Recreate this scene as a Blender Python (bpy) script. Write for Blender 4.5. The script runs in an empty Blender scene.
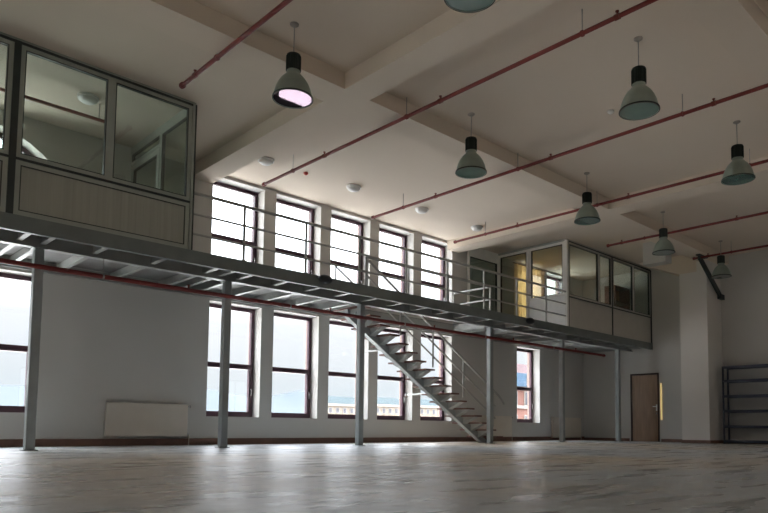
import bpy, bmesh, math, random
from mathutils import Vector, Matrix
random.seed(7)
SC = bpy.context.scene
COL = SC.collection

# ------------------------------------------------------------------ camera
cam_d = bpy.data.cameras.new('camera'); cam = bpy.data.objects.new('camera', cam_d); COL.objects.link(cam)
ya, pi_, ro = math.radians(44.2474), math.radians(4.0561), math.radians(0.5338)
fw = Vector((math.sin(ya)*math.cos(pi_), math.cos(ya)*math.cos(pi_), math.sin(pi_)))
r0 = Vector((math.cos(ya), -math.sin(ya), 0)); u0 = r0.cross(fw)
rr = r0*math.cos(ro) + u0*math.sin(ro); uu = u0*math.cos(ro) - r0*math.sin(ro)
cam.matrix_world = Matrix(((rr.x, uu.x, -fw.x, 0), (rr.y, uu.y, -fw.y, 0), (rr.z, uu.z, -fw.z, 0.36), (0, 0, 0, 1)))
cam_d.sensor_width = 36; cam_d.lens = 666.54/768*36
cam_d.shift_x = -(415.44-384)/768; cam_d.shift_y = (380.3-256.5)/768
cam_d.clip_start = 0.05; cam_d.clip_end = 6000
SC.camera = cam

# ------------------------------------------------------------------ sky (bright overcast) and exposure
W = bpy.data.worlds.new('World'); SC.world = W; W.use_nodes = True
nt = W.node_tree; nt.nodes.clear()
wo = nt.nodes.new('ShaderNodeOutputWorld'); bg = nt.nodes.new('ShaderNodeBackground')
tc = nt.nodes.new('ShaderNodeTexCoord'); sx = nt.nodes.new('ShaderNodeSeparateXYZ')
cr = nt.nodes.new('ShaderNodeValToRGB'); mulc = nt.nodes.new('ShaderNodeMixRGB'); mulc.blend_type = 'MULTIPLY'; mulc.inputs[0].default_value = 1
nz = nt.nodes.new('ShaderNodeTexNoise'); nz.inputs['Scale'].default_value = 3.0; nz.inputs['Detail'].default_value = 4
crn = nt.nodes.new('ShaderNodeValToRGB')
crn.color_ramp.elements[0].position = .3; crn.color_ramp.elements[0].color = (.90, .93, .97, 1)
crn.color_ramp.elements[1].position = .7; crn.color_ramp.elements[1].color = (1, 1, 1, 1)
e = cr.color_ramp.elements
e[0].position = 0.0; e[0].color = (.07, .07, .068, 1)
e[1].position = 1.0; e[1].color = (.93, .97, 1, 1)
for p_, c_ in ((.495, (.07, .07, .068, 1)), (.502, (.042, .0485, .052, 1)), (.535, (.0475, .0505, .052, 1)), (.575, (.055, .0565, .058, 1)), (.61, (.16, .165, .17, 1)), (.66, (.48, .50, .525, 1))):
    q = e.new(p_); q.color = c_
mr = nt.nodes.new('ShaderNodeMapRange'); mr.inputs['From Min'].default_value = -1; mr.inputs['From Max'].default_value = 1
L = nt.links.new
L(tc.outputs['Generated'], sx.inputs[0]); L(sx.outputs['Z'], mr.inputs['Value']); L(mr.outputs[0], cr.inputs[0])
L(tc.outputs['Generated'], nz.inputs['Vector']); L(nz.outputs['Fac'], crn.inputs[0])
L(cr.outputs[0], mulc.inputs[1]); L(crn.outputs[0], mulc.inputs[2])
L(mulc.outputs[0], bg.inputs['Color']); bg.inputs['Strength'].default_value = 20.0
L(bg.outputs[0], wo.inputs[0])
SC.view_settings.view_transform = 'Standard'; SC.view_settings.look = 'None'
SC.view_settings.exposure = 0.0; SC.view_settings.gamma = 1.0; SC.view_settings.use_curve_mapping = False
cy_ = SC.cycles
cy_.max_bounces = 14; cy_.diffuse_bounces = 8; cy_.glossy_bounces = 5; cy_.transmission_bounces = 6; cy_.transparent_max_bounces = 16
cy_.sample_clamp_indirect = 6; cy_.blur_glossy = 0.5; cy_.caustics_reflective = False; cy_.caustics_refractive = False

# ------------------------------------------------------------------ dimensions (metres)
YW, YE, YC, XE, HC = 11.87, 9.45, 10.16, 19.32, 5.30
XW, YS = -7.0, -5.0
PIT, OPW, W0 = 1.433, 1.146, 6.011
ZS, ZT = .536, 2.77
ZUS, ZUT = 3.42, 5.24
ZD0, ZD1 = 2.80, 3.00      # mezzanine edge beam
FRY = YW+.26               # inner face of window frames
OUTY = YW+.45

# ------------------------------------------------------------------ materials
MATS = {}
def mat(name, col, rough=.6, metal=0, var=.06, scale=3.0, bump=0, bscale=40, spec=.5, col2=None, stretch=(1, 1, 1), coat=0):
    if name in MATS: return MATS[name]
    m = bpy.data.materials.new(name); m.use_nodes = True; n = m.node_tree; b = n.nodes['Principled BSDF']
    b.inputs['Roughness'].default_value = rough; b.inputs['Metallic'].default_value = metal
    b.inputs['Specular IOR Level'].default_value = spec; b.inputs['Coat Weight'].default_value = coat
    t = n.nodes.new('ShaderNodeTexCoord'); mp = n.nodes.new('ShaderNodeMapping'); mp.inputs['Scale'].default_value = stretch
    n.links.new(t.outputs['Object'], mp.inputs[0])
    no = n.nodes.new('ShaderNodeTexNoise'); no.inputs['Scale'].default_value = scale; no.inputs['Detail'].default_value = 5
    n.links.new(mp.outputs[0], no.inputs['Vector'])
    r = n.nodes.new('ShaderNodeValToRGB'); r.color_ramp.elements[0].position = .3; r.color_ramp.elements[1].position = .7
    c2 = col2 or tuple(min(1, c*(1+var)) for c in col); c1 = col if col2 else tuple(c*(1-var) for c in col)
    r.color_ramp.elements[0].color = (*c1, 1); r.color_ramp.elements[1].color = (*c2, 1)
    n.links.new(no.outputs['Fac'], r.inputs[0]); n.links.new(r.outputs[0], b.inputs['Base Color'])
    if bump:
        nb = n.nodes.new('ShaderNodeTexNoise'); nb.inputs['Scale'].default_value = bscale; nb.inputs['Detail'].default_value = 4
        n.links.new(mp.outputs[0], nb.inputs['Vector'])
        bp = n.nodes.new('ShaderNodeBump'); bp.inputs['Strength'].default_value = bump; bp.inputs['Distance'].default_value = .01
        n.links.new(nb.outputs['Fac'], bp.inputs['Height']); n.links.new(bp.outputs[0], b.inputs['Normal'])
    MATS[name] = m; return m
def glass(name, tint=(1, 1, 1), refl=1.0, ior=1.5):
    m = bpy.data.materials.new(name); m.use_nodes = True; n = m.node_tree; n.nodes.clear()
    o = n.nodes.new('ShaderNodeOutputMaterial'); mx = n.nodes.new('ShaderNodeMixShader')
    tr = n.nodes.new('ShaderNodeBsdfTransparent'); tr.inputs[0].default_value = (*tint, 1)
    gl = n.nodes.new('ShaderNodeBsdfGlossy'); gl.inputs['Roughness'].default_value = .015
    lw = n.nodes.new('ShaderNodeLayerWeight'); lw.inputs['Blend'].default_value = .5
    pw = n.nodes.new('ShaderNodeMath'); pw.operation = 'POWER'; pw.inputs[1].default_value = 5
    mu = n.nodes.new('ShaderNodeMath'); mu.operation = 'MULTIPLY_ADD'; mu.inputs[1].default_value = .85; mu.inputs[2].default_value = .045*refl; mu.use_clamp = True
    n.links.new(lw.outputs['Facing'], pw.inputs[0]); n.links.new(pw.outputs[0], mu.inputs[0]); n.links.new(mu.outputs[0], mx.inputs[0])
    n.links.new(tr.outputs[0], mx.inputs[1]); n.links.new(gl.outputs[0], mx.inputs[2]); n.links.new(mx.outputs[0], o.inputs[0])
    return m
M_wall = mat('plaster_wall', (.57, .555, .525), .85, var=.03, scale=.7, bump=.08, bscale=60)
M_ceil = mat('plaster_ceiling', (.69, .60, .505), .9, var=.03, scale=.6, bump=.05, bscale=30)
M_out = mat('pink_render_facade', (.26, .19, .165), .85, var=.06, scale=2)
M_frame = mat('maroon_window_frame', (.062, .022, .036), .35, var=.1, scale=4)
M_glass = glass('clear_window_glass')
M_oglass = glass('office_glass', (.80, .86, .82), 1.8)
M_steel = mat('grey_painted_steel', (.30, .325, .325), .42, .1, var=.08, scale=5)
M_steel_d = mat('dark_grey_painted_steel', (.17, .19, .185), .5, .05, var=.1, scale=5)
M_joist = mat('pale_grey_painted_steel', (.34, .35, .335), .45, .05, var=.08, scale=4)
M_deck = mat('ribbed_deck_sheet', (.22, .22, .215), .55, .2, var=.15, scale=2)
M_rail = mat('railing_steel', (.40, .40, .38), .35, .4, var=.08, scale=6)
M_rail_w = mat('pale_railing_steel', (.55, .56, .55), .4, .2, var=.05, scale=6)
M_red = mat('red_pipe_paint', (.17, .016, .012), .5, var=.1, scale=8)
M_brass = mat('brass_sprinkler', (.16, .025, .015), .4, .4, var=.1, scale=10)
M_rod = mat('galvanised_rod', (.35, .34, .32), .4, .7, var=.1, scale=10)
M_alu = mat('grey_green_aluminium_profile', (.36, .385, .345), .45, .1, var=.05, scale=6)
M_alu_d = mat('dark_profile_seal', (.03, .038, .036), .5, var=.1, scale=6)
M_pvc = mat('white_aluminium_profile', (.78, .77, .73), .4, var=.04, scale=6)
M_panel = mat('ribbed_grey_panel', (.36, .36, .31), .6, var=.07, scale=22, stretch=(1, 1, .02))
M_panelw = mat('pale_infill_panel', (.50, .475, .43), .6, var=.04, scale=4)
M_lampg = mat('grey_green_shade', (.29, .34, .29), .4, .3, var=.06, scale=9)
M_lampd = mat('dark_ribbed_housing', (.022, .030, .024), .45, .3, var=.15, scale=30, stretch=(1, 1, .05))
M_lens = mat('lamp_lens', (.12, .22, .19), .08, .0, var=.06, scale=6, spec=.8, coat=1)
M_lensm = mat('mirror_like_lens', (.10, .065, .09), .03, 1.0, var=.03, scale=6)
M_white = mat('white_plastic', (.82, .82, .80), .4, var=.03, scale=8)
M_rad = mat('cream_radiator', (.66, .60, .52), .4, var=.03, scale=5)
M_skirt = mat('brown_skirting', (.17, .085, .058), .5, var=.15, scale=6)
M_door = mat('brown_veneer', (.33, .22, .145), .4, var=.16, scale=5, stretch=(3, 3, .35))
M_doorf = mat('dark_brown_trim', (.05, .033, .025), .5, var=.1, scale=6)
M_chrome = mat('brushed_metal', (.6, .6, .6), .25, .9, var=.05, scale=10)
M_shelf = mat('dark_blue_steel', (.040, .048, .080), .4, .2, var=.1, scale=6)
M_black = mat('black_plastic', (.012, .014, .018), .4, var=.1, scale=8)
M_yel = mat('yellow_varnished_wood', (.85, .58, .20), .5, var=.08, scale=6)
M_tread = mat('dark_red_brown_tread', (.13, .055, .04), .5, var=.15, scale=6)
M_wood = mat('orange_wood', (.50, .22, .09), .5, var=.15, scale=4, stretch=(2, 2, .3))
M_wood_d = mat('dark_red_wood', (.16, .055, .035), .5, var=.15, scale=4)
M_curt = None

# floor: worn dusty grey, long faint streaks
def floor_mat():
    m = bpy.data.materials.new('worn_grey_floor'); m.use_nodes = True; n = m.node_tree; b = n.nodes['Principled BSDF']
    t = n.nodes.new('ShaderNodeTexCoord')
    def noise(sc, st, det=6, rot=0):
        mp = n.nodes.new('ShaderNodeMapping'); mp.inputs['Scale'].default_value = st; mp.inputs['Rotation'].default_value = (0, 0, rot)
        no = n.nodes.new('ShaderNodeTexNoise'); no.inputs['Scale'].default_value = sc; no.inputs['Detail'].default_value = det
        n.links.new(t.outputs['Object'], mp.inputs[0]); n.links.new(mp.outputs[0], no.inputs['Vector']); return no
    a = noise(5.5, (.6, 1.6, 1), 5, .75); s = noise(2.2, (.5, 2.2, 1), 10, .75); c = noise(9, (1, 1, 1), 6)
    r1 = n.nodes.new('ShaderNodeValToRGB'); r1.color_ramp.elements[0].position = .24; r1.color_ramp.elements[1].position = .70
    r1.color_ramp.elements[0].color = (.52, .505, .48, 1); r1.color_ramp.elements[1].color = (.72, .70, .67, 1)
    n.links.new(s.outputs['Fac'], r1.inputs[0])
    r2 = n.nodes.new('ShaderNodeValToRGB'); r2.color_ramp.elements[0].position = .35; r2.color_ramp.elements[1].position = .6
    r2.color_ramp.elements[0].color = (.62, .60, .58, 1); r2.color_ramp.elements[1].color = (1, 1, 1, 1)
    n.links.new(c.outputs['Fac'], r2.inputs[0])
    mx = n.nodes.new('ShaderNodeMixRGB'); mx.blend_type = 'MULTIPLY'; mx.inputs[0].default_value = .45
    n.links.new(r1.outputs[0], mx.inputs[1]); n.links.new(r2.outputs[0], mx.inputs[2])
    big = noise(.16, (1, 1, 1), 3); r3 = n.nodes.new('ShaderNodeValToRGB'); r3.color_ramp.elements[0].position = .42; r3.color_ramp.elements[1].position = .58
    r3.color_ramp.elements[0].color = (.88, .97, 1.06, 1); r3.color_ramp.elements[1].color = (1.08, .97, .84, 1)
    n.links.new(big.outputs['Fac'], r3.inputs[0])
    mx2 = n.nodes.new('ShaderNodeMixRGB'); mx2.blend_type = 'MULTIPLY'; mx2.inputs[0].default_value = 1
    n.links.new(mx.outputs[0], mx2.inputs[1]); n.links.new(r3.outputs[0], mx2.inputs[2])
    n.links.new(mx2.outputs[0], b.inputs['Base Color'])
    rg = n.nodes.new('ShaderNodeMapRange'); rg.inputs['From Min'].default_value = .3; rg.inputs['From Max'].default_value = .7
    rg.inputs['To Min'].default_value = .20; rg.inputs['To Max'].default_value = .42; b.inputs['Specular IOR Level'].default_value = .36
    n.links.new(s.outputs['Fac'], rg.inputs[0]); n.links.new(rg.outputs[0], b.inputs['Roughness'])
    bp = n.nodes.new('ShaderNodeBump'); bp.inputs['Strength'].default_value = .5; bp.inputs['Distance'].default_value = .018
    ad = n.nodes.new('ShaderNodeMath'); ad.operation = 'ADD'
    n.links.new(s.outputs['Fac'], ad.inputs[0]); n.links.new(a.outputs['Fac'], ad.inputs[1])
    n.links.new(ad.outputs[0], bp.inputs['Height']); n.links.new(bp.outputs[0], b.inputs['Normal'])
    return m
M_floor = floor_mat()

# ------------------------------------------------------------------ mesh helpers
def box(bm, x0, x1, y0, y1, z0, z1):
    if x0 > x1: x0, x1 = x1, x0
    if y0 > y1: y0, y1 = y1, y0
    if z0 > z1: z0, z1 = z1, z0
    v = [bm.verts.new(p) for p in ((x0, y0, z0), (x1, y0, z0), (x1, y1, z0), (x0, y1, z0), (x0, y0, z1), (x1, y0, z1), (x1, y1, z1), (x0, y1, z1))]
    for f in ((3, 2, 1, 0), (4, 5, 6, 7), (0, 1, 5, 4), (1, 2, 6, 5), (2, 3, 7, 6), (3, 0, 4, 7)): bm.faces.new([v[i] for i in f])
def prism(bm, pts, d):
    """closed outline pts (3D, planar) pushed along vector d"""
    a = [bm.verts.new(p) for p in pts]; b = [bm.verts.new(Vector(p)+Vector(d)) for p in pts]
    bm.faces.new(a[::-1]); bm.faces.new(b)
    for i in range(len(a)): j = (i+1) % len(a); bm.faces.new((a[i], a[j], b[j], b[i]))
def tube(bm, p0, p1, r, seg=10, r1=None):
    p0, p1 = Vector(p0), Vector(p1); d = (p1-p0).normalized(); r1 = r if r1 is None else r1
    s = d.cross(Vector((0, 0, 1)) if abs(d.z) < .9 else Vector((1, 0, 0))).normalized(); t = d.cross(s)
    A = []; B = []
    for i in range(seg):
        a = 2*math.pi*i/seg; o = s*math.cos(a)+t*math.sin(a)
        A.append(bm.verts.new(p0+o*r)); B.append(bm.verts.new(p1+o*r1))
    bm.faces.new(A[::-1]); bm.faces.new(B)
    for i in range(seg): j = (i+1) % seg; bm.faces.new((A[i], A[j], B[j], B[i]))
def lathe(bm, prof, seg=32, c=(0, 0, 0), cap=False):
    rings = []
    for r, z in prof:
        rings.append([bm.verts.new((c[0]+r*math.cos(2*math.pi*i/seg), c[1]+r*math.sin(2*math.pi*i/seg), c[2]+z)) for i in range(seg)])
    for a, b in zip(rings, rings[1:]):
        for i in range(seg): j = (i+1) % seg; bm.faces.new((a[i], a[j], b[j], b[i]))
    if cap: bm.faces.new(rings[0][::-1]); bm.faces.new(rings[-1])
def obj(name, bm, m, parent=None, smooth=False, bevel=0):
    bmesh.ops.recalc_face_normals(bm, faces=bm.faces)
    if bevel:
        bmesh.ops.bevel(bm, geom=list(bm.edges), offset=bevel, segments=1, affect='EDGES', profile=.5)
    me = bpy.data.meshes.new(name); bm.to_mesh(me); bm.free(); me.materials.append(m)
    if smooth:
        for p in me.polygons: p.use_smooth = True
        try: me.set_sharp_from_angle(angle=math.radians(40))
        except Exception: pass
    o = bpy.data.objects.new(name, me); COL.objects.link(o)
    if parent: o.parent = parent
    return o
def B(name, m, parent, *boxes, bevel=0):
    bm = bmesh.new()
    for b in boxes: box(bm, *b)
    return obj(name, bm, m, parent, bevel=bevel)
def T(name, m, parent, *segs, r=.02, seg=10):
    bm = bmesh.new()
    for s in segs: tube(bm, s[0], s[1], s[2] if len(s) > 2 else r, seg)
    return obj(name, bm, m, parent, smooth=True)
def thing(name, label, cat, loc=(0, 0, 0), group=None):
    o = bpy.data.objects.new(name, None); COL.objects.link(o); o.location = loc; o.empty_display_size = .2
    o['label'] = label; o['category'] = cat
    if group: o['group'] = group
    return o
def tag(o, label, cat, group=None):
    o['label'] = label; o['category'] = cat
    if group: o['group'] = group
    return o
def struct(o): o['kind'] = 'structure'; return o
def sempty(name, loc=(0, 0, 0)):
    o = bpy.data.objects.new(name, None); COL.objects.link(o); o.location = loc; o['kind'] = 'structure'; return o
def dup(root, loc, label, group=None):
    r = root.copy(); COL.objects.link(r); r.location = loc; r['label'] = label
    if group: r['group'] = group
    for ch in list(root.children):
        c = ch.copy(); COL.objects.link(c); c.parent = r
        for g in list(ch.children):
            d = g.copy(); COL.objects.link(d); d.parent = c
    return r

# wall along X (outward normal -Y on the room side) with rectangular holes; arches: (xc, zc, r, zbase)
def wall_x(name, x0, x1, y0, y1, z0, z1, holes, m, arches=()):
    bm = bmesh.new()
    hs = list(holes)+[(xc-r_, xc+r_, zb, zc+r_) for xc, zc, r_, zb in arches]
    xs = sorted({x0, x1, *[h[0] for h in hs], *[h[1] for h in hs]}); zs = sorted({z0, z1, *[h[2] for h in hs], *[h[3] for h in hs]})
    xs = [x for x in xs if x0 <= x <= x1]; zs = [z for z in zs if z0 <= z <= z1]
    def solid(i, k):
        if i < 0 or k < 0 or i >= len(xs)-1 or k >= len(zs)-1: return False
        cx, cz = (xs[i]+xs[i+1])/2, (zs[k]+zs[k+1])/2
        return not any(h[0] < cx < h[1] and h[2] < cz < h[3] for h in hs)
    q = lambda *p: bm.faces.new([bm.verts.new(a) for a in p])
    for i in range(len(xs)-1):
        for k in range(len(zs)-1):
            if not solid(i, k): continue
            a, b, c, d = xs[i], xs[i+1], zs[k], zs[k+1]
            q((a, y0, c), (b, y0, c), (b, y0, d), (a, y0, d)); q((b, y1, c), (a, y1, c), (a, y1, d), (b, y1, d))
            if not solid(i+1, k): q((b, y0, c), (b, y1, c), (b, y1, d), (b, y0, d))
            if not solid(i-1, k): q((a, y1, c), (a, y0, c), (a, y0, d), (a, y1, d))
            if not solid(i, k+1): q((a, y0, d), (b, y0, d), (b, y1, d), (a, y1, d))
            if not solid(i, k-1): q((b, y0, c), (a, y0, c), (a, y1, c), (b, y1, c))
    for xc, zc, r_, zb in arches:
        N = 24; pa = [(xc+r_*math.cos(math.pi*t/N), zc+r_*math.sin(math.pi*t/N)) for t in range(N+1)]
        for s in (1, -1):
            cx = xc+s*r_; cz = zc+r_
            seq = pa[:N//2+1] if s > 0 else pa[N//2:][::-1]
            for (a, b) in zip(seq, seq[1:]):
                q((cx, y0, cz), (a[0], y0, a[1]), (b[0], y0, b[1])); q((cx, y1, cz), (b[0], y1, b[1]), (a[0], y1, a[1]))
        for (a, b) in zip(pa, pa[1:]): q((a[0], y0, a[1]), (b[0], y0, b[1]), (b[0], y1, b[1]), (a[0], y1, a[1]))
    bmesh.ops.remove_doubles(bm, verts=bm.verts, dist=1e-5)
    bmesh.ops.recalc_face_normals(bm, faces=bm.faces)
    me = bpy.data.meshes.new(name); bm.to_mesh(me); bm.free(); me.materials.append(m)
    o = bpy.data.objects.new(name, me); COL.objects.link(o); return struct(o)

# ------------------------------------------------------------------ room shell
low = [(W0+i*PIT, W0+i*PIT+OPW, ZS, ZT) for i in range(5)] + [(15.71, 16.85, ZS, ZT)]
upp = [(W0+i*PIT, W0+i*PIT+OPW, ZUS, ZUT) for i in range(5)] + [(15.71, 16.85, ZUS, ZUT), (17.25, 18.40, ZUS, ZUT)]
big = [(.90, 3.11, ZS, ZT), (-3.2, -1.0, ZS, ZT)]
ARCH = (2.0, 3.44, 1.66, 3.43)
holes = low+upp+big
wall_x('wall_back', XW, XE+.3, YW, YW+.30, 0, HC, holes, M_wall, [ARCH])
oh = [(h[0]+.02, h[1]-.02, h[2]+.02, h[3]-.02) for h in holes]
o = wall_x('wall_facade', XW-.5, XE+.8, YW+.335, OUTY, -1, HC+1.2, oh, M_out, [(ARCH[0], ARCH[1], ARCH[2]-.02, ARCH[3])])
def wall_y(name, x0, x1, y0, y1, hs, m=M_wall, h=HC):
    """wall along Y built as wall_x then turned"""
    o = wall_x(name, y0, y1, 0, x1-x0, 0, h, hs, m)
    for v in o.data.vertices:
        a, b = v.co.x, v.co.y; v.co.x = x0+b; v.co.y = a
    o.data.flip_normals(); return o
# end wall with its door opening
DY0, DY1, DZ = 9.27, 10.20, 2.085
wall_y('wall_right', XE, XE+.3, YS, YW+.3, [(DY0, DY1, 0, DZ)])
# west wall: tall windows behind the camera's left; south wall windows added unseen as fill light
wh = [(YS+1.2+i*2.9, YS+3.2+i*2.9, .8, 2.6) for i in range(5)]
wall_y('wall_left', XW-.4, XW, YS, YW+.3, wh)
sh_ = [(7.0+i*4.2, 9.0+i*4.2, 1.0, 2.6) for i in range(3)]
wall_x('wall_front', XW-.4, XE+.3, YS-.3, YS, 0, HC, sh_, M_wall)
struct(B('floor', M_floor, None, (XW-.4, XE+.3, YS-.3, YW+.3, -.3, 0)))
struct(B('ceiling', M_ceil, None, (XW-.4, XE+.3, YS-.3, YW+.62, HC, HC+.25)))
# downstand beams
ZB = 5.06
for x0, x1 in ((-1.75, -1.30), (5.54, 5.99), (12.69, 13.16)):
    ys = [(YS, -1.9), (-1.45, 2.57), (3.03, 7.15), (7.65, YW)]
    for k, (a, b) in enumerate(ys): struct(B('trim_%d' % (len([q for q in bpy.data.objects if q.name.startswith('trim_')])+1), M_ceil, None, (x0, x1, a, b, ZB, HC)))
for y0, y1 in ((-1.9, -1.45), (2.57, 3.03), (7.15, 7.65)):
    struct(B('trim_%d' % (len([q for q in bpy.data.objects if q.name.startswith('trim_')])+1), M_ceil, None, (XW, XE, y0, y1, ZB, HC)))
def ntrim(): return 'trim_%d' % (len([q for q in bpy.data.objects if q.name.startswith('trim_')])+1)
# haunch at the end wall over the pillar, and the pillar
bm = bmesh.new(); prism(bm, [(18.34, 9.44, HC), (18.34, 8.16, 4.76), (18.34, 7.66, 4.76), (18.34, 7.66, HC)], (XE-18.34, 0, 0)); struct(obj(ntrim(), bm, M_ceil))
struct(B(ntrim(), mat('pale_plaster', (.72, .69, .655), .85, var=.02, scale=.8), None, (18.34, XE, 7.39, 8.15, 0, 4.76), (18.34, XE, 7.39, 7.66, 4.76, ZB)))
# skirtings
struct(B('baseboard_back', M_skirt, None, (XW, XE, YW-.02, YW, 0, .12)))
struct(B('baseboard_right', M_skirt, None, (XE-.02, XE, 8.15, DY0-.05, 0, .09), (XE-.02, XE, DY1+.05, YW-.02, 0, .09), (18.32, 18.34, 7.37, 8.17, 0, .09), (18.34, XE, 7.37, 7.39, 0, .09), (XE-.02, XE, YS, 7.37, 0, .09)))

# ------------------------------------------------------------------ windows
def portal(name, loc, rot, sx_, sy_):
    l = bpy.data.lights.new(name, 'AREA'); l.shape = 'RECTANGLE'; l.size = sx_; l.size_y = sy_; l.cycles.is_portal = True
    o = bpy.data.objects.new(name, l); COL.objects.link(o); o.location = loc; o.rotation_euler = rot
def window(n, x0, x1, z0, z1, zt, sill=True, mull=False, handle=True):
    w = sempty('window_%d' % n, ((x0+x1)/2, FRY, z0))
    c = Vector(w.location)
    def bx(name, m, *bb, par=w, bevel=0):
        o = B(name, m, None, *[(b[0]-c.x, b[1]-c.x, b[2]-c.y, b[3]-c.y, b[4]-c.z, b[5]-c.z) for b in bb]); o.parent = par; return o
    f = .07; y0, y1 = FRY, FRY+.07
    a, b = x0+.005, x1-.005
    zz0, zz1 = z0+.01, z1-.01
    fr = bx('window_frame', M_frame, (a, a+f, y0, y1, zz0, zz1), (b-f, b, y0, y1, zz0, zz1), (a+f, b-f, y0, y1, zz0, zz0+.07), (a+f, b-f, y0, y1, zz1-f, zz1), (a+f, b-f, y0, y1, zt-.035, zt+.035))
    s = .03
    sh = bx('sash', M_frame, (a+f, a+f+s, y0-.012, y1-.01, zz0+.07, zt-.035), (b-f-s, b-f, y0-.012, y1-.01, zz0+.07, zt-.035), (a+f+s, b-f-s, y0-.012, y1-.01, zz0+.07, zz0+.07+s), (a+f+s, b-f-s, y0-.012, y1-.01, zt-.035-s, zt-.035))
    bx('glass_pane', M_glass, (a+f+s, b-f-s, y0+.03, y0+.036, zz0+.1, zt-.035-s), par=w)
    bx('glass_pane', M_glass, (a+f, b-f, y0+.03, y0+.036, zt+.035, zz1-f), par=w)
    if handle:
        zh = (z0+zt)/2+.03
        bx('handle', M_chrome, (b-f-.005, b-f+.02, y0-.03, y0-.012, zh-.03, zh+.03), (b-f, b-f+.016, y0-.05, y0-.03, zh-.11, zh+.01), par=w)
    return w
k = 1
for h in low: window(k, *h, 1.575); k += 1
for h in upp: window(k, *h, 4.14); k += 1
for h in big: window(k, *h, 1.59); k += 1
# arched window
w = sempty('window_%d' % k, (ARCH[0], FRY, ARCH[3])); k += 1
bm = bmesh.new(); N = 24
for r0_, r1_ in ((ARCH[2]-.005, ARCH[2]-.085),):
    for i in range(N):
        a0, a1 = math.pi*i/N, math.pi*(i+1)/N
        P = lambda r_, a: (r_*math.cos(a), 0, .01+r_*math.sin(a))
        prism(bm, [P(r1_, a0), P(r0_, a0), P(r0_, a1), P(r1_, a1)], (0, .07, 0))
box(bm, -1.57, 1.57, 0, .07, 0, .07); box(bm, -.04, .04, 0, .07, .07, 1.58); box(bm, -1.5, -.04, 0, .07, .78, .85); box(bm, .04, 1.5, 0, .07, .78, .85)
obj('window_frame', bm, M_frame, w)
bm = bmesh.new(); prism(bm, [(1.58*math.cos(math.pi*i/N), .03, .01+1.58*math.sin(math.pi*i/N)) for i in range(N+1)], (0, .006, 0)); obj('glass_pane', bm, M_glass, w)
# unseen west windows (behind and left of the camera), laid out for fill light
for h in wh:
    w = sempty('window_%d' % k, (XW-.2, (h[0]+h[1])/2, h[2])); k += 1
    hw = (h[1]-h[0])/2; hh = h[3]-h[2]
    B('window_frame', M_frame, w, (-.03, .03, -hw, -hw+.08, 0, hh), (-.03, .03, hw-.08, hw, 0, hh), (-.03, .03, -hw+.08, hw-.08, 0, .08), (-.03, .03, -hw+.08, hw-.08, hh-.08, hh), (-.03, .03, -.03, .03, .08, hh-.08))
    B('glass_pane', M_glass, w, (-.003, .003, -hw+.08, -.03, .08, hh-.08)); B('glass_pane', M_glass, w, (-.003, .003, .03, hw-.08, .08, hh-.08))
for h in sh_:  # unseen south windows, added for fill light
    w = sempty('window_%d' % k, ((h[0]+h[1])/2, YS-.15, h[2])); k += 1
    hw = (h[1]-h[0])/2; hh = h[3]-h[2]
    B('window_frame', M_frame, w, (-hw, -hw+.08, -.03, .03, 0, hh), (hw-.08, hw, -.03, .03, 0, hh), (-hw+.08, hw-.08, -.03, .03, 0, .08), (-hw+.08, hw-.08, -.03, .03, hh-.08, hh), (-.03, .03, -.03, .03, .08, hh-.08))
    B('glass_pane', M_glass, w, (-hw+.08, -.03, -.003, .003, .08, hh-.08)); B('glass_pane', M_glass, w, (.03, hw-.08, -.003, .003, .08, hh-.08))
R90 = math.radians(90)
for h in sh_: portal('daylight_portal', ((h[0]+h[1])/2, YS-.32, (h[2]+h[3])/2), (R90, 0, 0), h[1]-h[0], h[3]-h[2])
for h in low+upp+big: portal('daylight_portal', ((h[0]+h[1])/2, OUTY+.02, (h[2]+h[3])/2), (-R90, 0, 0), h[1]-h[0], h[3]-h[2])
portal('daylight_portal', (ARCH[0], OUTY+.02, 4.27), (-R90, 0, 0), 3.3, 1.7)
for h in wh: portal('daylight_portal', (XW-.42, (h[0]+h[1])/2, (h[2]+h[3])/2), (0, -R90, 0), h[3]-h[2], h[1]-h[0])

# ------------------------------------------------------------------ door in the end wall
struct(B(ntrim(), M_doorf, None, (XE+.13, XE+.16, DY0-.0, DY1+.0, 0, DZ)))  # hidden board added behind the door to stop light leaking under it
d = sempty('door_1', (XE, (DY0+DY1)/2, 0)); hw = (DY1-DY0)/2
B('door_frame', M_doorf, d, (-.015, .12, -hw, -hw+.045, 0, DZ), (-.015, .12, hw-.045, hw, 0, DZ), (-.015, .12, -hw+.045, hw-.045, DZ-.045, DZ))
lf = B('door_leaf', M_door, d, (.01, .055, -hw+.05, hw-.05, .01, DZ-.05))
lh = B('handle', mat('satin_handle', (.85, .84, .80), .35, .3), lf, (-.004, .01, -hw+.07, -hw+.11, .93, 1.13), (-.05, -.004, -hw+.08, -hw+.10, 1.05, 1.075), (-.055, -.035, -hw+.08, -hw+.19, 1.05, 1.075))
B('lock_plate', M_chrome, lf, (-.004, .01, -hw+.075, -hw+.105, .83, .88))
sm = bpy.data.materials.new('yellow_gap_glow'); sm.use_nodes = True; n = sm.node_tree; b = n.nodes['Principled BSDF']
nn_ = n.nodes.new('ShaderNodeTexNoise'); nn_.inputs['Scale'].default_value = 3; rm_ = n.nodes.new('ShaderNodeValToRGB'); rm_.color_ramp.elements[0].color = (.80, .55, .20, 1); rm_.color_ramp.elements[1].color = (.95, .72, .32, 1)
n.links.new(nn_.outputs['Fac'], rm_.inputs[0]); n.links.new(rm_.outputs[0], b.inputs['Base Color']); n.links.new(rm_.outputs[0], b.inputs['Emission Color']); b.inputs['Emission Strength'].default_value = .55
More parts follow.
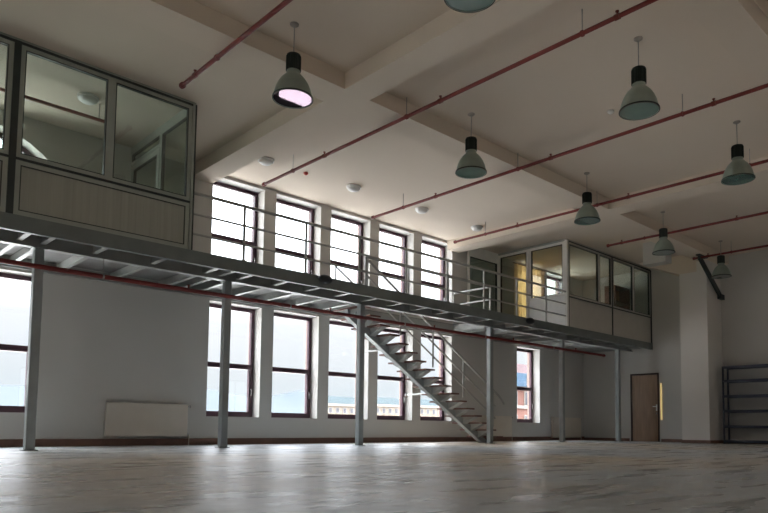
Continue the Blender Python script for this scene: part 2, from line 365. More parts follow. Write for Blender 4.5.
tag(B('gap_glow_strip', sm, None, (XE-.03, XE, 9.185, 9.222, .66, 1.76)), 'narrow upright glowing yellow strip standing for light through a gap right of the brown door', 'light gap')  # emissive strip on the wall, stands in for a lit room beyond

# ------------------------------------------------------------------ mezzanine
mz = thing('mezzanine_platform', 'long grey steel mezzanine platform running along the wall of windows', 'mezzanine', (0, 0, 0))
X0 = -4.0
def channel_x(bm, x0, x1, y, z0, z1, d, t=.012, fl=.07, side=1):
    box(bm, x0, x1, y, y+side*t, z0, z1); box(bm, x0, x1, y+side*t, y+side*fl, z0, z0+t); box(bm, x0, x1, y+side*t, y+side*fl, z1-t, z1)
bm = bmesh.new(); channel_x(bm, X0, XE-.0, YE, ZD0, ZD1, 0); obj('edge_beam', bm, M_steel_d, mz)
bm = bmesh.new(); box(bm, X0, XE, YC-.006, YC+.006, 2.80, 2.965); box(bm, X0, XE, YC-.06, YC+.06, 2.785, 2.80); box(bm, X0, XE, YC-.06, YC+.06, 2.965, 2.978); obj('column_beam', bm, M_joist, mz)
bm = bmesh.new(); channel_x(bm, X0, XE, YW, 2.81, 2.978, 0, side=-1); obj('wall_beam', bm, M_joist, mz)
SX0, SX1, SY0, SY1 = 8.50, 12.44, 10.28, 11.42    # stair opening
jx = [2.33, 2.62, 3.30, 4.15, 5.00, 5.28, 5.62]
x = 6.3
while x < 19.1:
    jx.append(x); x += .68 if abs(x-12.4) > .5 else .55
x = 1.6
while x > X0: jx.append(x); x -= .7
for x in sorted(jx):
    bm = bmesh.new(); box(bm, x-.004, x+.004, YE+.012, YC-.006, 2.845, 2.975); box(bm, x-.035, x+.035, YE+.07, YC-.06, 2.835, 2.845)
    obj('cross_joist', bm, M_joist, mz)
    if not (SX0-.1 < x < SX1+.1):
        bm = bmesh.new(); box(bm, x-.004, x+.004, YC+.006, YW-.012, 2.845, 2.975); box(bm, x-.035, x+.035, YC+.06, YW-.07, 2.835, 2.845)
        obj('cross_joist', bm, M_joist, mz)
# deck sheets with an opening for the stairs
def deck(bm, x0, x1, y0, y1): box(bm, x0, x1, y0, y1, 2.98, ZD1)
bm = bmesh.new()
deck(bm, X0, SX0, YE+.012, YW); deck(bm, SX1, XE, YE+.012, YW); deck(bm, SX0, SX1, YE+.012, SY0); deck(bm, SX0, SX1, SY1, YW)
obj('deck_sheet', bm, M_deck, mz)
bm = bmesh.new(); box(bm, SX0-.01, SX0, SY0, SY1, 2.82, ZD1); box(bm, SX1, SX1+.01, SY0, SY1, 2.82, ZD1); box(bm, SX0, SX1, SY1, SY1+.01, 2.82, ZD1); box(bm, SX0, SX1, SY0-.01, SY0, 2.82, ZD1)
obj('opening_trim', bm, M_joist, mz)

# columns
cxs = [2.59, 5.45, 8.37, 12.39, 15.45, 18.47]
cl = ['grey square steel column standing left of the wide radiator', 'grey square steel column in front of the leftmost tall lower window', 'grey square steel column left of the staircase',
      'grey square steel column at the foot of the staircase', 'grey square steel column in front of the small far radiator', 'farthest grey steel column, just left of the brown door']
c0 = thing('steel_column', cl[0], 'column', (cxs[0], YC, 0), 'columns under the mezzanine')
bm = bmesh.new(); box(bm, -.06, .06, -.06, .06, .012, 2.772); obj('post', bm, M_steel, c0, bevel=.008)
bm = bmesh.new(); box(bm, -.09, .09, -.09, .09, 0, .012); obj('base_plate', bm, M_steel_d, c0)
bm = bmesh.new(); box(bm, -.09, .09, -.09, .09, 2.772, 2.785); obj('top_plate', bm, M_steel, c0)
for x, l in list(zip(cxs, cl))[1:]: dup(c0, (x, YC, 0), l)

# ------------------------------------------------------------------ front railing
RL = 4.50
rg = thing('edge_railing', 'long grey tubular railing along the open edge of the mezzanine', 'railing', (0, 0, 0))
T('top_rail', M_rail, rg, ((RL, YE+.05, 3.90), (14.64, YE+.05, 3.90), .027))
T('middle_rail', M_rail, rg, ((RL, YE+.05, 3.58), (14.64, YE+.05, 3.58), .018))
T('lower_rail', M_rail, rg, ((RL, YE+.05, 3.27), (14.64, YE+.05, 3.27), .018))
for i in range(8):
    x = 5.37+1.2*i
    T('post', M_rail, rg, ((x, YE+.05, ZD1), (x, YE+.05, 3.88), .022), ((x, YE+.05, ZD1), (x, YE+.05, ZD1+.012), .05))
# guard around the stair opening
gd = thing('stair_opening_guard', 'pale tubular guard rails around the stair opening in the mezzanine deck', 'guard rail', (0, 0, 0))
gy, gx = SY0-.03, SX1+.06
ZG = 3.80
T('top_rail', M_rail, gd, ((SX0+.05, gy, ZG), (gx, gy, ZG), .022))
T('middle_rail', M_rail, gd, ((SX0+.05, gy, ZG-.31), (gx, gy, ZG-.31), .016))
for x in (SX0+.05, 9.75, 11.0): T('post', M_rail, gd, ((x, gy, ZD1), (x, gy, ZG), .019))
for y in (gy, SY1+.03): T('post', M_rail_w, gd, ((gx, y, ZD1), (gx, y, ZG), .022))
T('end_rail', M_rail_w, gd, ((gx, gy, ZG), (gx, SY1+.03, ZG), .024)); T('end_rail', M_rail_w, gd, ((gx, gy, ZG-.31), (gx, SY1+.03, ZG-.31), .02))

# ------------------------------------------------------------------ staircase
st = thing('staircase', 'open steel staircase with dark treads rising leftwards to the mezzanine', 'staircase', (12.9, 10.83, 0))
so = Vector((12.9, 10.83, 0))
def P3(x, y, z): return Vector((x, y, z))-so
TS = .613
def tz(x): return .28+(12.95-x)*TS                 # tread nosing line
YN, YF, YM = 10.35, 11.30, 10.83
bm = bmesh.new()
xa, xb = 8.56, 13.05
h1, h2 = -.10, -.26
def zz(x, h): return max(0, tz(x)+h)
h1, h2 = -.19, -.36
xa0 = 12.95+(.28+h2)/TS; xa1 = 12.95+(.28+h1)/TS
pts = [P3(8.52, YM-.06, tz(8.52)+h1), P3(8.52, YM-.06, tz(8.52)+h2), P3(xa0, YM-.06, 0.0), P3(xa1, YM-.06, 0)]
prism(bm, pts, (0, .12, 0)); obj('stringer', bm, M_steel, st)
for kx in range(1, 18):
    z = 3.0-kx/6*1.0
    xr = 12.95-(z-.28)/TS
    bm = bmesh.new(); a = P3(xr-.29, YN, z-.035); b = P3(xr, YF, z)
    box(bm, a.x, b.x, a.y, b.y, a.z, b.z); t = obj('tread', bm, M_tread, st)
    bm = bmesh.new()
    p = [P3(xr-.20, YN+.05, z-.036), P3(xr-.20, YF-.05, z-.036), P3(xr-.20, YM+.06, z-.20), P3(xr-.20, YM-.06, z-.20)]
    if z > .25: prism(bm, p, (.15, 0, 0)); obj('tread_bracket', bm, M_joist, t)
    else: bm.free()
def hr(x, h): return P3(x, YN-.02, tz(x)+h)
T('handrail', M_rail, st, (hr(8.60, .87), hr(12.95, .87), .027), (hr(12.95, .87), hr(13.15, .80), .022))
T('middle_rail', M_rail, st, (hr(8.62, .53), hr(12.80, .53), .019)); T('lower_rail', M_rail, st, (hr(8.62, .23), hr(12.80, .23), .019))
for x in (8.66, 9.60, 10.60, 11.62, 12.72): T('post', M_rail, st, (hr(x, -.02), hr(x, .86), .02))
def fr_(x, h): return P3(x, YF+.04, tz(x)+h)
T('wall_handrail', M_rail, st, (fr_(8.60, .87), fr_(9.3, .87), .02))
T('post', M_rail, st, (fr_(8.62, -.02), fr_(8.62, .86), .016))
for x, z in ((9.75, 2.08), (11.25, 1.16)):
    T('wall_arm', M_rail_w, st, (P3(x, YM, z), P3(x, YW-.01, z), .022), (P3(x, YW-.015, z), P3(x, YW-.001, z), .05))

# ------------------------------------------------------------------ red sprinkler pipe under the mezzanine
pp = thing('sprinkler_pipe', 'red sprinkler pipe slung under the mezzanine along its whole length', 'pipe', (0, 10.0, 2.50), 'red sprinkler pipes')
T('pipe_run', M_red, pp, ((X0, 0, 0), (17.35, 0, 0), .034)); T('end_cap', M_red, pp, ((17.35, 0, 0), (17.41, 0, 0), .042))
for x in (-1.9, 1.9, 4.7, 7.5, 10.3, 13.1, 15.9):
    o = T('sprinkler_head', M_brass, pp, ((x, 0, .03), (x, 0, .075), .014), ((x, 0, .075), (x, 0, .085), .03))
for x in (.6, 3.4, 6.6, 9.4, 12.0, 14.8):
    T('hanger_rod', M_rod, pp, ((x, 0, .03), (x, 0, .48), .005)); T('pipe_clamp', M_rod, pp, ((x-.012, 0, 0), (x+.012, 0, 0), .04))
# ceiling pipes
PZ = 5.0
ends = [(3.84, 8.54), (6.63, 11.0), (9.42, 11.04), (12.12, 11.04), (15.05, 8.48), (17.8, 7.47)]
pl_ = ['red ceiling sprinkler pipe nearest the left glazed office', 'red ceiling sprinkler pipe ending above the second upper window', 'red ceiling sprinkler pipe ending above the upper window row, third from left',
       'red ceiling sprinkler pipe ending just left of the right glazed office', 'red ceiling sprinkler pipe ending above the right glazed office front', 'farthest red ceiling sprinkler pipe, ending at the dark sloping bracket']
for (x, y), l, n in zip(ends, pl_, range(6)):
    q = thing('sprinkler_pipe', l, 'pipe', (x, y, PZ), 'red sprinkler pipes')
    T('pipe_run', M_red, q, ((0, 0, 0), (0, YS+.05-y, 0), .028)); T('end_cap', M_red, q, ((0, 0, 0), (0, .05, 0), .042))
    yy = -.35 if n in (0, 4, 5) else -1.9
    kk = 0
    while y+yy > YS+.3:
        T('sprinkler_head', M_brass, q, ((0, yy, .03), (0, yy, .06), .012), ((0, yy, .06), (0, yy, .07), .022), ((0, yy-.03, 0), (0, yy+.03, 0), .036)); yy -= 2.75
    yy = -.95
    while y+yy > YS+.3:
        ztop = HC-PZ
        Y = y+yy
        if any(a-.02 < Y < b+.02 for a, b in ((7.15, 7.65), (2.57, 3.03), (-1.9, -1.45))): ztop = ZB-PZ
        T('hanger_rod', M_rod, q, ((0, yy, .02), (0, yy, ztop), .006)); T('pipe_clamp', M_red, q, ((0, yy-.012, 0), (0, yy+.012, 0), .039)); yy -= 3.0
# pipe inside left office
q = thing('sprinkler_pipe', 'short red sprinkler pipe under the ceiling inside the left glazed office', 'pipe', (3.53, 10.56, PZ+.04), 'red sprinkler pipes')
T('pipe_run', M_red, q, ((0, 0, 0), (-6.5, 0, 0), .026)); T('end_cap', M_red, q, ((0, 0, 0), (.04, 0, 0), .034)); T('hanger_rod', M_rod, q, ((-.1, 0, .02), (-.1, 0, HC-PZ-.04), .006))

# ------------------------------------------------------------------ pendant lamps
def pendant(loc, label, lens):
    p = thing('pendant_lamp', label, 'lamp', loc, 'pendant bell lamps')       # origin on the ceiling
    bm = bmesh.new(); lathe(bm, [(0.001, -.0), (.055, -.0), (.055, -.012), (.03, -.03), (.001, -.03)], 20); obj('canopy', bm, mat('aged_canopy_metal', (.34, .31, .27), .5, .2), p, True)
    T('suspension_rod', M_rod, p, ((0, 0, -.03), (0, 0, -.385), .006))
    bm = bmesh.new(); lathe(bm, [(0.001, -.385), (.03, -.385), (.085, -.40), (.092, -.42)], 28)
    seg = 56; rings = []
    for z in (-.42, -.60):
        rings.append([bm.verts.new(((.092 if i % 2 else .083)*math.cos(2*math.pi*i/seg), (.092 if i % 2 else .083)*math.sin(2*math.pi*i/seg), z)) for i in range(seg)])
    for i in range(seg): bm.faces.new((rings[0][i], rings[0][(i+1) % seg], rings[1][(i+1) % seg], rings[1][i]))
    lathe(bm, [(.088, -.60), (.001, -.60)], 28); obj('gear_housing', bm, M_lampd, p)
    bm = bmesh.new()
    prof = [(.080, -.60), (.082, -.64), (.112, -.67), (.150, -.71), (.185, -.765), (.212, -.83), (.230, -.90), (.238, -.935)]
    lathe(bm, prof+[(.246, -.937), (.246, -.952), (.236, -.952), (.232, -.935), (.222, -.90), (.204, -.83), (.177, -.765), (.142, -.712), (.10, -.675), (.07, -.65)], 40)
    sh = obj('shade', bm, M_lampg, p, True)
    bm = bmesh.new(); lathe(bm, [(.232, -.930), (.247, -.936), (.249, -.953), (.234, -.955)], 40); obj('rim_band', bm, M_lampd, sh, True)
    bm = bmesh.new(); lathe(bm, [(.001, -.947), (.235, -.947), (.235, -.942), (.001, -.942)], 40); obj('lens', bm, lens, p)
    return p
LP = [((4.40, 6.71), 'bell pendant lamp nearest the left glazed office, its lens mirroring a bright window', M_lensm),
      ((7.71, 6.71), 'bell pendant lamp hanging in mid-air above the middle of the window row', M_lens),
      ((7.65, 3.87), 'largest bell pendant lamp fully in view, high up right of centre', M_lens),
      ((10.90, 3.86), 'large bell pendant lamp near the right edge, right of the largest one', M_lens),
      ((11.12, 6.72), 'bell pendant lamp hanging left of and above the right glazed office corner', M_lens),
      ((14.34, 6.72), 'small bell pendant lamp in front of the white ceiling box', M_lens),
      ((17.63, 6.72), 'smallest and farthest bell pendant lamp beside the dark sloping bracket', M_lens),
      ((4.46, 3.90), 'bell pendant lamp cut off by the top edge of the photo', M_lens)]
for (x, y), l, ln in LP: pendant((x, y, HC), l, ln)

# ceiling discs
def disc(loc, label):
    p = thing('ceiling_light', label, 'ceiling light', loc, 'round flush ceiling lights')
    bm = bmesh.new(); lathe(bm, [(.001, 0), (.15, 0), (.15, -.035), (.001, -.035)], 32); obj('base_ring', bm, M_white, p, True)
    bm = bmesh.new(); lathe(bm, [(.13, -.035), (.125, -.06), (.095, -.085), (.05, -.098), (.001, -.10)], 32); obj('diffuser', bm, M_white, p, True)
for (x, y), l in [((6.40, 10.60), 'flush round ceiling light above the leftmost upper window'), ((8.42, 10.52), 'flush round ceiling light above the second and third upper windows'),
                  ((10.39, 10.51), 'flush round ceiling light above the fourth upper window'), ((12.29, 10.50), 'flush round ceiling light nearest the right glazed office'),
                  ((3.23, 10.46), 'flush round ceiling light seen through the left office glass')]: disc((x, y, HC), l)
bm = bmesh.new(); lathe(bm, [(.001, 0), (.045, 0), (.045, -.03), (.02, -.05), (.001, -.05)], 20)
o = obj('fire_sensor', bm, mat('red_plastic', (.5, .05, .03), .4), None, True); o.location = (7.29, 10.6, HC); tag(o, 'small red fire sensor on the ceiling beside a red pipe end', 'sensor')
bm = bmesh.new(); lathe(bm, [(.001, 0), (.05, 0), (.05, -.025), (.025, -.045), (.001, -.045)], 20)
o = obj('smoke_detector', bm, M_white, None, True); o.location = (9.15, 5.1, HC); tag(o, 'small pale smoke detector on the ceiling left of the largest pendant lamp', 'smoke detector')

# white box under the ceiling
tag(B('ceiling_box', M_wall, None, (16.44, 16.80, 7.66, 8.28, 4.71, HC), bevel=.004), 'white rectangular boxing hanging from the ceiling behind a small pendant lamp', 'boxing')
# sloping dark bracket
br = thing('sloping_bracket', 'dark steel bracket sloping from a red pipe end down to the end wall', 'bracket', (17.64, 7.30, 5.05))
bm = bmesh.new(); a = Vector((.08, 0, -.03)); b = Vector((1.46, 0, -.90)); dv = (b-a).normalized(); nn = Vector((dv.z, 0, -dv.x))*.075
prism(bm, [a-nn, b-nn, b+nn, a+nn], (0, .055, 0)); obj('sloping_arm', bm, M_alu_d, br)
B('top_plate', M_alu_d, br, (-.02, .5, -.04, .07, -.02, .012)); B('foot_plate', M_alu_d, br, (1.38, 1.66, -.02, .075, -1.0, -.86))

# ------------------------------------------------------------------ radiators
def radiator(x0, x1, z0, z1, label):
    w = x1-x0; h = z1-z0
    p = thing('radiator', label, 'radiator', (x0, YW, z0), 'cream panel radiators')
    bm = bmesh.new(); box(bm, 0, w, -.10, -.075, 0, h)
    obj('front_panel', bm, M_rad, p, bevel=.006)
    B('rear_panel', M_rad, p, (.01, w-.01, -.045, -.03, .01, h-.01))
    bm = bmesh.new(); box(bm, .0, w, -.075, -.045, h-.012, h)
    for i in range(int(w/.05)): box(bm, .02+i*.05, .022+i*.05, -.075, -.045, .02, h-.012)
    obj('grille', bm, M_rad, p)
    B('side_panel', M_rad, p, (0, .008, -.075, -.03, 0, h-.012)); B('side_panel', M_rad, p, (w-.008, w, -.075, -.03, 0, h-.012))
    T('valve', M_chrome, p, ((w-.008, -.06, h-.05), (w+.05, -.06, h-.05), .014), ((w+.05, -.06, h-.06), (w+.05, -.06, h-.02), .02))
    T('valve', M_chrome, p, ((w-.008, -.06, .05), (w+.05, -.06, .05), .012))
    T('supply_pipe', M_rad, p, ((w+.05, -.06, .05), (w+.05, -.06, -z0), .009))
    B('wall_bracket', M_rad, p, (.2, .24, -.03, 0, .1, h-.1)); B('wall_bracket', M_rad, p, (w-.24, w-.2, -.03, 0, .1, h-.1))
radiator(4.15, 5.60, .16, .745, 'wide cream radiator on the blank wall between the two left columns')
radiator(13.55, 15.35, .12, .71, 'cream radiator on the wall right of the staircase foot')
radiator(17.4, 19.0, .09, .72, 'cream radiator in the far corner behind a column')

# ------------------------------------------------------------------ glazed offices
def rect_frame(bm, axis, c, a0, a1, z0, z1, w, d):
    """rectangular frame in a plane; axis 'x': along X at y=c, 'y': along Y at x=c"""
    def bx(p0, p1, q0, q1):
        if axis == 'x': box(bm, p0, p1, c-d/2, c+d/2, q0, q1)
        else: box(bm, c-d/2, c+d/2, p0, p1, q0, q1)
    bx(a0, a0+w, z0, z1); bx(a1-w, a1, z0, z1); bx(a0+w, a1-w, z0, z0+w); bx(a0+w, a1-w, z1-w, z1)
def pane(name, axis, c, a0, a1, z0, z1, par, m, t=.006):
    if axis == 'x': return B(name, m, par, (a0, a1, c-t/2, c+t/2, z0, z1))
    return B(name, m, par, (c-t/2, c+t/2, a0, a1, z0, z1))
def casement(par, axis, c, a0, a1, z0, z1, m, gm=None, w=.055, d=.05, name='window_light'):
    bm = bmesh.new(); rect_frame(bm, axis, c, a0, a1, z0, z1, w, d); f = obj(name, bm, m, par)
    bm = bmesh.new(); rect_frame(bm, axis, c, a0+w, a1-w, z0+w, z1-w, .012, d+.006); obj('rubber_seal', bm, M_alu_d, f)
    pane('glass_pane', axis, c, a0+w, a1-w, z0+w, z1-w, f, gm or M_oglass); return f
TOPZ = 5.26; BZ = ZD1+.005; SLZ = 3.745
# left office
lo = thing('glazed_office', 'large grey glazed office partition at the left end of the mezzanine', 'office partition')
yc = YE+.05
bays = [(-4.0, -2.7), (-2.65, -.35), (-.30, 2.02), (2.10, 4.40)]
bm = bmesh.new()
for x in (-4.05, -2.70, -.35): box(bm, x, x+.05, yc-.03, yc+.03, BZ, TOPZ)
obj('upright', bm, M_alu_d, lo)
B('upright', M_alu_d, lo, (2.02, 2.10, yc-.045, yc+.03, BZ, TOPZ)); B('corner_post', M_alu, lo, (4.425, 4.46, yc-.045, yc+.03, BZ, TOPZ)); B('corner_trim', M_alu_d, lo, (4.46, 4.485, yc-.045, yc+.03, BZ, TOPZ))
B('head_channel', M_alu_d, lo, (X0, 4.425, yc-.04, yc+.03, TOPZ-.03, TOPZ)); B('head_trim', M_alu, lo, (X0, 4.48, yc-.02, yc+.03, TOPZ, HC))
B('middle_channel', M_alu_d, lo, (X0, 2.02, yc-.04, yc+.03, SLZ-.03, SLZ), (2.10, 4.425, yc-.04, yc+.03, SLZ-.03, SLZ))
for a, b in bays:
    b2 = b if b < 4.3 else 4.42
    m1 = 3.235 if a > 2 else a+(b-a)*.465
    casement(lo, 'x', yc, a, m1, SLZ, TOPZ-.03, M_alu); casement(lo, 'x', yc, m1, b2, SLZ, TOPZ-.03, M_alu)
    bm = bmesh.new(); rect_frame(bm, 'x', yc, a, b2, BZ, SLZ-.03, .06, .05); f = obj('panel_frame', bm, M_alu, lo)
    bm = bmesh.new(); rect_frame(bm, 'x', yc, a+.06, b2-.06, BZ+.06, SLZ-.09, .012, .056); obj('rubber_seal', bm, M_alu_d, f)
    bm = bmesh.new(); box(bm, a+.06, b2-.06, yc-.01, yc+.01, BZ+.06, SLZ-.09)
    n = int((b2-a-.12)/.10)
    for i in range(n): xx = a+.06+(i+.5)*(b2-a-.12)/n; box(bm, xx-.043, xx+.043, yc-.014, yc-.01, BZ+.06, SLZ-.09)
    obj('infill_panel', bm, M_panel, f)
# left office, side wall along Y at x=4.45
xc = 4.45
sidep = [(YE+.08, 10.66, 'w'), (10.66, YW, 'd')]
B('side_head', M_alu, lo, (xc-.025, xc+.025, YE+.08, YW, TOPZ-.06, HC))
casement(lo, 'y', xc, YE+.08, 10.62, SLZ, TOPZ-.06, M_alu, w=.06)
bm = bmesh.new(); rect_frame(bm, 'y', xc, YE+.08, 10.62, BZ, SLZ, .06, .05); f = obj('panel_frame', bm, M_alu, lo); B('infill_panel', M_panel, f, (xc-.01, xc+.01, YE+.14, 10.56, BZ+.06, SLZ-.06))
casement(lo, 'y', xc, 10.62, YW, 4.96, TOPZ-.06, M_alu, w=.05)
f = casement(lo, 'y', xc, 10.66, YW-.04, BZ, 4.95, M_alu, w=.10, d=.045, name='door'); B('handle', M_chrome, f, (xc+.025, xc+.06, 10.70, 10.72, 4.0, 4.14))

# right office
ro_ = thing('glazed_office', 'pale framed glazed office box at the far right end of the mezzanine', 'office partition')
PX = 14.68
B('corner_post', M_pvc, ro_, (PX-.03, PX+.04, yc-.045, yc+.03, BZ, TOPZ)); B('corner_trim', M_alu_d, ro_, (PX+.04, PX+.07, yc-.045, yc+.03, BZ, TOPZ))
x_r = XE-.03
SR = 3.80
mid = 16.97
B('upright', M_alu_d, ro_, (mid-.025, mid+.015, yc-.04, yc+.03, BZ, TOPZ)); B('upright', M_alu_d, ro_, (x_r-.03, XE-.002, yc-.04, yc+.03, BZ, TOPZ))
B('head_channel', M_alu_d, ro_, (PX+.07, x_r-.03, yc-.04, yc+.03, TOPZ-.03, TOPZ)); B('head_trim', M_panelw, ro_, (PX-.03, x_r-.002, yc-.02, yc+.03, TOPZ, HC))
B('middle_channel', M_alu_d, ro_, (PX+.07, mid-.025, yc-.04, yc+.03, SR-.03, SR), (mid+.015, x_r-.03, yc-.04, yc+.03, SR-.03, SR))
for a, b in ((PX+.07, 16.25), (16.25, mid-.025), (mid+.015, 18.2), (18.2, x_r-.03)): casement(ro_, 'x', yc, a, b, SR, TOPZ-.03, M_panelw, w=.05)
B('infill_panel', M_panelw, ro_, (PX+.07, mid-.025, yc-.02, yc+.01, BZ, SR-.03)); B('infill_panel', M_panelw, ro_, (mid+.015, x_r-.03, yc-.02, yc+.01, BZ, SR-.03))
# side along Y at x=PX
YB = 11.76
casement(ro_, 'y', PX, YE+.08, 10.66, SR, TOPZ-.02, M_pvc, w=.07)
B('head_trim', M_alu, ro_, (PX-.02, PX+.02, YE+.08, YB, TOPZ-.02, HC))
bm = bmesh.new(); box(bm, PX-.015, PX+.015, YE+.08, 10.10, BZ, SR); box(bm, PX-.015, PX+.015, 10.11, 10.66, BZ, SR); obj('infill_panel', bm, M_white, ro_)
f = casement(ro_, 'y', PX, 10.68, YB-.05, BZ, TOPZ-.02, M_pvc, w=.07, name='door'); T('handle', M_black, f, ((PX-.03, YB-.15, 3.55), (PX-.09, YB-.15, 3.55), .035))
B('upright', M_pvc, ro_, (PX-.03, PX+.03, YB-.05, YB, BZ, TOPZ))
casement(ro_, 'x', YB-.02, 13.38, PX-.03, BZ, 5.06, M_pvc, w=.06)
B('head_trim', M_pvc, ro_, (13.38, PX-.03, YB-.04, YB, 5.06, HC-.0))
# curtains at the far upper window, bookcase, fan
cm = bpy.data.materials.new('orange_curtain'); cm.use_nodes = True; n = cm.node_tree; n.nodes.clear()
oo = n.nodes.new('ShaderNodeOutputMaterial'); mx = n.nodes.new('ShaderNodeMixShader'); df = n.nodes.new('ShaderNodeBsdfDiffuse'); tl = n.nodes.new('ShaderNodeBsdfTranslucent')
wv = n.nodes.new('ShaderNodeTexNoise'); wv.inputs['Scale'].default_value = 6; rp = n.nodes.new('ShaderNodeValToRGB'); rp.color_ramp.elements[0].color = (.86, .66, .40, 1); rp.color_ramp.elements[1].color = (.92, .78, .55, 1)
n.links.new(wv.outputs['Fac'], rp.inputs[0]); n.links.new(rp.outputs[0], df.inputs[0]); n.links.new(rp.outputs[0], tl.inputs[0])
mx.inputs[0].default_value = .6; n.links.new(df.outputs[0], mx.inputs[1]); n.links.new(tl.outputs[0], mx.inputs[2]); n.links.new(mx.outputs[0], oo.inputs[0])
def curtain(x0, x1, z0, z1, label):
    bm = bmesh.new(); N = 60; y = YW-.07; A = []
    for t in (-.004, .004):
        row = []
        for i in range(N+1):
            x = x0+(x1-x0)*i/N; yy = y+.025*math.sin(i*.95)+t
            row.append((bm.verts.new((x, yy, z0)), bm.verts.new((x, yy, z1))))
        A.append(row)
    for row in A:
        for p_, q_ in zip(row, row[1:]): bm.faces.new((p_[0], q_[0], q_[1], p_[1]))
    for e_ in (0, N): bm.faces.new((A[0][e_][0], A[1][e_][0], A[1][e_][1], A[0][e_][1]))
    cu = thing('curtain', label, 'curtain'); obj('cloth', bm, cm, cu, True); T('curtain_rod', M_wood_d, cu, ((x0-.05, YW-.07, z1+.01), (x1+.05, YW-.07, z1+.01), .014)); 
curtain(15.50, 17.02, 3.30, 5.20, 'sunlit orange curtain hanging at a window inside the right glazed office')
bk = thing('bookcase', 'dark red wooden bookcase inside the right glazed office', 'bookcase', (18.75, 10.3, ZD1))
B('side_panel', M_wood_d, bk, (-.45, -.42, -.18, .18, 0, 1.75)); B('side_panel', M_wood_d, bk, (.42, .45, -.18, .18, 0, 1.75))
B('back_panel', M_wood, bk, (-.42, .42, .16, .18, 0, 1.75))
for z in (0.05, .45, .85, 1.25, 1.72): B('shelf', M_wood_d, bk, (-.42, .42, -.18, .16, z, z+.03))

# ------------------------------------------------------------------ steel shelving by the end wall
sh = thing('shelving_unit', 'dark blue steel shelving unit against the end wall at the right edge', 'shelving', (18.92, 7.26, 0))
LN = 2.4; SD = .38
for y in (0, -LN):
    for x in (0, SD-.04): B('upright', M_shelf, sh, (x, x+.04, y-.04, y, 0, 2.13))
for z in (.04, .44, .86, 1.27, 1.69, 2.07):
    B('shelf', M_shelf, sh, (.004, SD-.004, -LN, 0, z+.03, z+.06), (-.004, .012, -LN, 0, z-.01, z+.06), (SD-.012, SD+.004, -LN, 0, z-.01, z+.06))

# small black fittings on the mezzanine edge
for x, z, l in ((6.90, 2.955, 'small black floodlight on the mezzanine edge above the third column, left of the stairs'), (12.92, 2.935, 'small black floodlight on the mezzanine edge left of the right glazed office')):
    fl = thing('floodlight', l, 'floodlight', (x, YE-.01, z-.02), 'black fittings on the mezzanine edge')
    bm = bmesh.new(); bmesh.ops.create_uvsphere(bm, u_segments=20, v_segments=12, radius=.5)
    for v in bm.verts: v.co = Vector((v.co.x*.30, -.075+v.co.y*.15, v.co.z*.16))
    obj('housing', bm, M_black, fl, True); B('mount', M_black, fl, (-.03, .03, -.03, 0.01, -.03, .03))

# ------------------------------------------------------------------ outside
M_hill = mat('haze_tinted_hills', (.034, .044, .051), .95, var=.06, scale=.004)  # aerial haze is put into the hill colour
M_grd = mat('town_ground', (.62, .60, .57), .9, var=.1, scale=.02)
o = B('ground_outside', M_grd, None, (-600, 3200, OUTY+3, 3200, -14.5, -14)); struct(o)
prof = [(-900, 100), (-300, 118), (200, 122), (544, 126), (640, 128), (900, 138), (1180, 151), (1270, 148), (1330, 141), (1392, 129), (1452, 126), (1570, 131), (1634, 146), (1712, 163), (1756, 156), (1881, 116), (1969, 130), (2030, 118), (2300, 100), (3000, 85), (4200, 70)]
bm = bmesh.new(); a = []
for x, z in prof: a.append([bm.verts.new((x, 2100, -14)), bm.verts.new((x+40, 2380, z*.62)), bm.verts.new((x, 2500, z)), bm.verts.new((x, 2900, -14))])
for p_, q_ in zip(a, a[1:]):
    for i in range(3): bm.faces.new((p_[i], q_[i], q_[i+1], p_[i+1]))
hl = obj('mountain_ridge', bm, M_hill, None, True); tag(hl, 'blue haze-tinted mountain ridge on the horizon outside the windows', 'mountains')
M_beige = mat('sandstone_facade', (.19, .155, .125), .9, var=.06, scale=.5)
M_teal = mat('teal_roof', (.018, .034, .040), .7, var=.1, scale=1)
M_cor = mat('pale_cornice', (.22, .20, .18), .8, var=.04, scale=1)
M_win = mat('facade_window', (.07, .07, .08), .3, var=.2, scale=2)
M_sal = mat('salmon_facade', (.16, .075, .058), .9, var=.08, scale=1)
M_pk = mat('pink_tile_roof', (.075, .045, .048), .9, var=.12, scale=3)
M_blue = mat('blue_facade', (.04, .078, .125), .8, var=.1, scale=2)
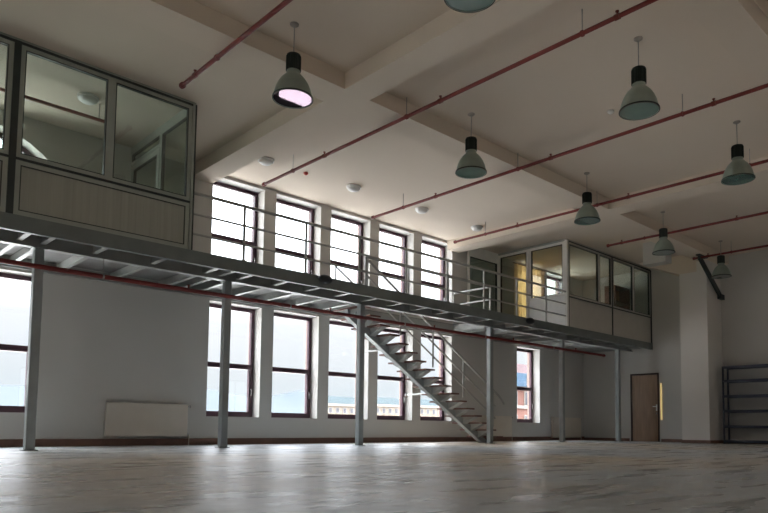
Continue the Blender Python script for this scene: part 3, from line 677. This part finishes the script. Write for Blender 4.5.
def building(label, loc, w, dp, h, wall, roof, cols, rows, rz=0, dome=False):
    p = thing('building', label, 'building', loc); p.rotation_euler = (0, 0, rz)
    bz = -14-loc[2]
    B('wall', wall, p, (0, w, 0, dp, bz, h)); B('cornice', M_cor, p, (-.4, w+.4, -.4, dp+.4, h, h+.35))
    bm = bmesh.new(); r_ = .35+1.3
    v = [bm.verts.new(q_) for q_ in ((0, 0, h+.35), (w, 0, h+.35), (w, dp, h+.35), (0, dp, h+.35), (1, 1, h+r_), (w-1, 1, h+r_), (w-1, dp-.9, h+r_), (1, dp-.9, h+r_))]
    for f in ((3, 2, 1, 0), (4, 5, 6, 7), (0, 1, 5, 4), (1, 2, 6, 5), (2, 3, 7, 6), (3, 0, 4, 7)): bm.faces.new([v[i] for i in f])
    rf = obj('roof', bm, roof, p)
    for i in range(cols):
        for j in range(rows):
            cx = (i+.5)*w/cols; cz = h-.75-j*1.45
            f = B('window', M_cor, p, (cx-.42, cx+.42, -.12, 0, cz-.52, cz+.46)); B('pane', M_win, f, (cx-.30, cx+.30, -.15, -.12, cz-.42, cz+.36))
    return p
building('long sandstone building with a teal roof seen through the third lower window', (67, 90, 0), 7.6, 2.6, 3.9, M_beige, M_teal, 5, 4)
building('sandstone building with a teal roof seen through the fourth lower window', (76, 90, 0), 9, 14, 4.1, M_beige, M_teal, 6, 4)
building('sandstone building with a teal roof seen behind the staircase', (87, 90, 0), 16, 14, 4.2, M_beige, M_teal, 10, 4)
# salmon house with blue gable seen in the far window
p = thing('building', 'salmon red house with a blue gable seen through the far right lower window', 'building', (34.5, 28, 0))
B('wall', M_sal, p, (0, 9, 0, 3.5, -14, 3.25)); B('cornice', M_cor, p, (-.1, 9.1, -.12, 0, 1.75, 1.95), (-.1, 9.1, -.15, 0, 3.15, 3.3), (-.1, 9.1, -.12, 0, -.5, -.3))
g = B('gable', M_blue, p, (1.2, 3.55, -.5, 1.5, 3.25, 4.15)); B('window', M_cor, g, (3.0, 3.5, -.56, -.5, 3.3, 4.1)); B('pane', M_win, g, (3.1, 3.4, -.6, -.56, 3.4, 3.95))
bm = bmesh.new(); prism(bm, [(0, -.3, 3.3), (0, 3.6, 3.3), (0, 2.9, 5.0), (0, 1.0, 5.0)], (9, 0, 0)); obj('roof', bm, M_pk, p)
B('chimney', M_pk, p, (4.1, 4.6, 1.7, 2.2, 4.9, 5.7))
for i in range(6):
    for j in range(3):
        cx = .9+i*1.38; cz = 2.45-j*1.65
        f = B('window', M_cor, p, (cx-.30, cx+.30, -.06, 0, cz-.50, cz+.5)); B('pane', M_win, f, (cx-.22, cx+.22, -.09, -.06, cz-.42, cz+.42))
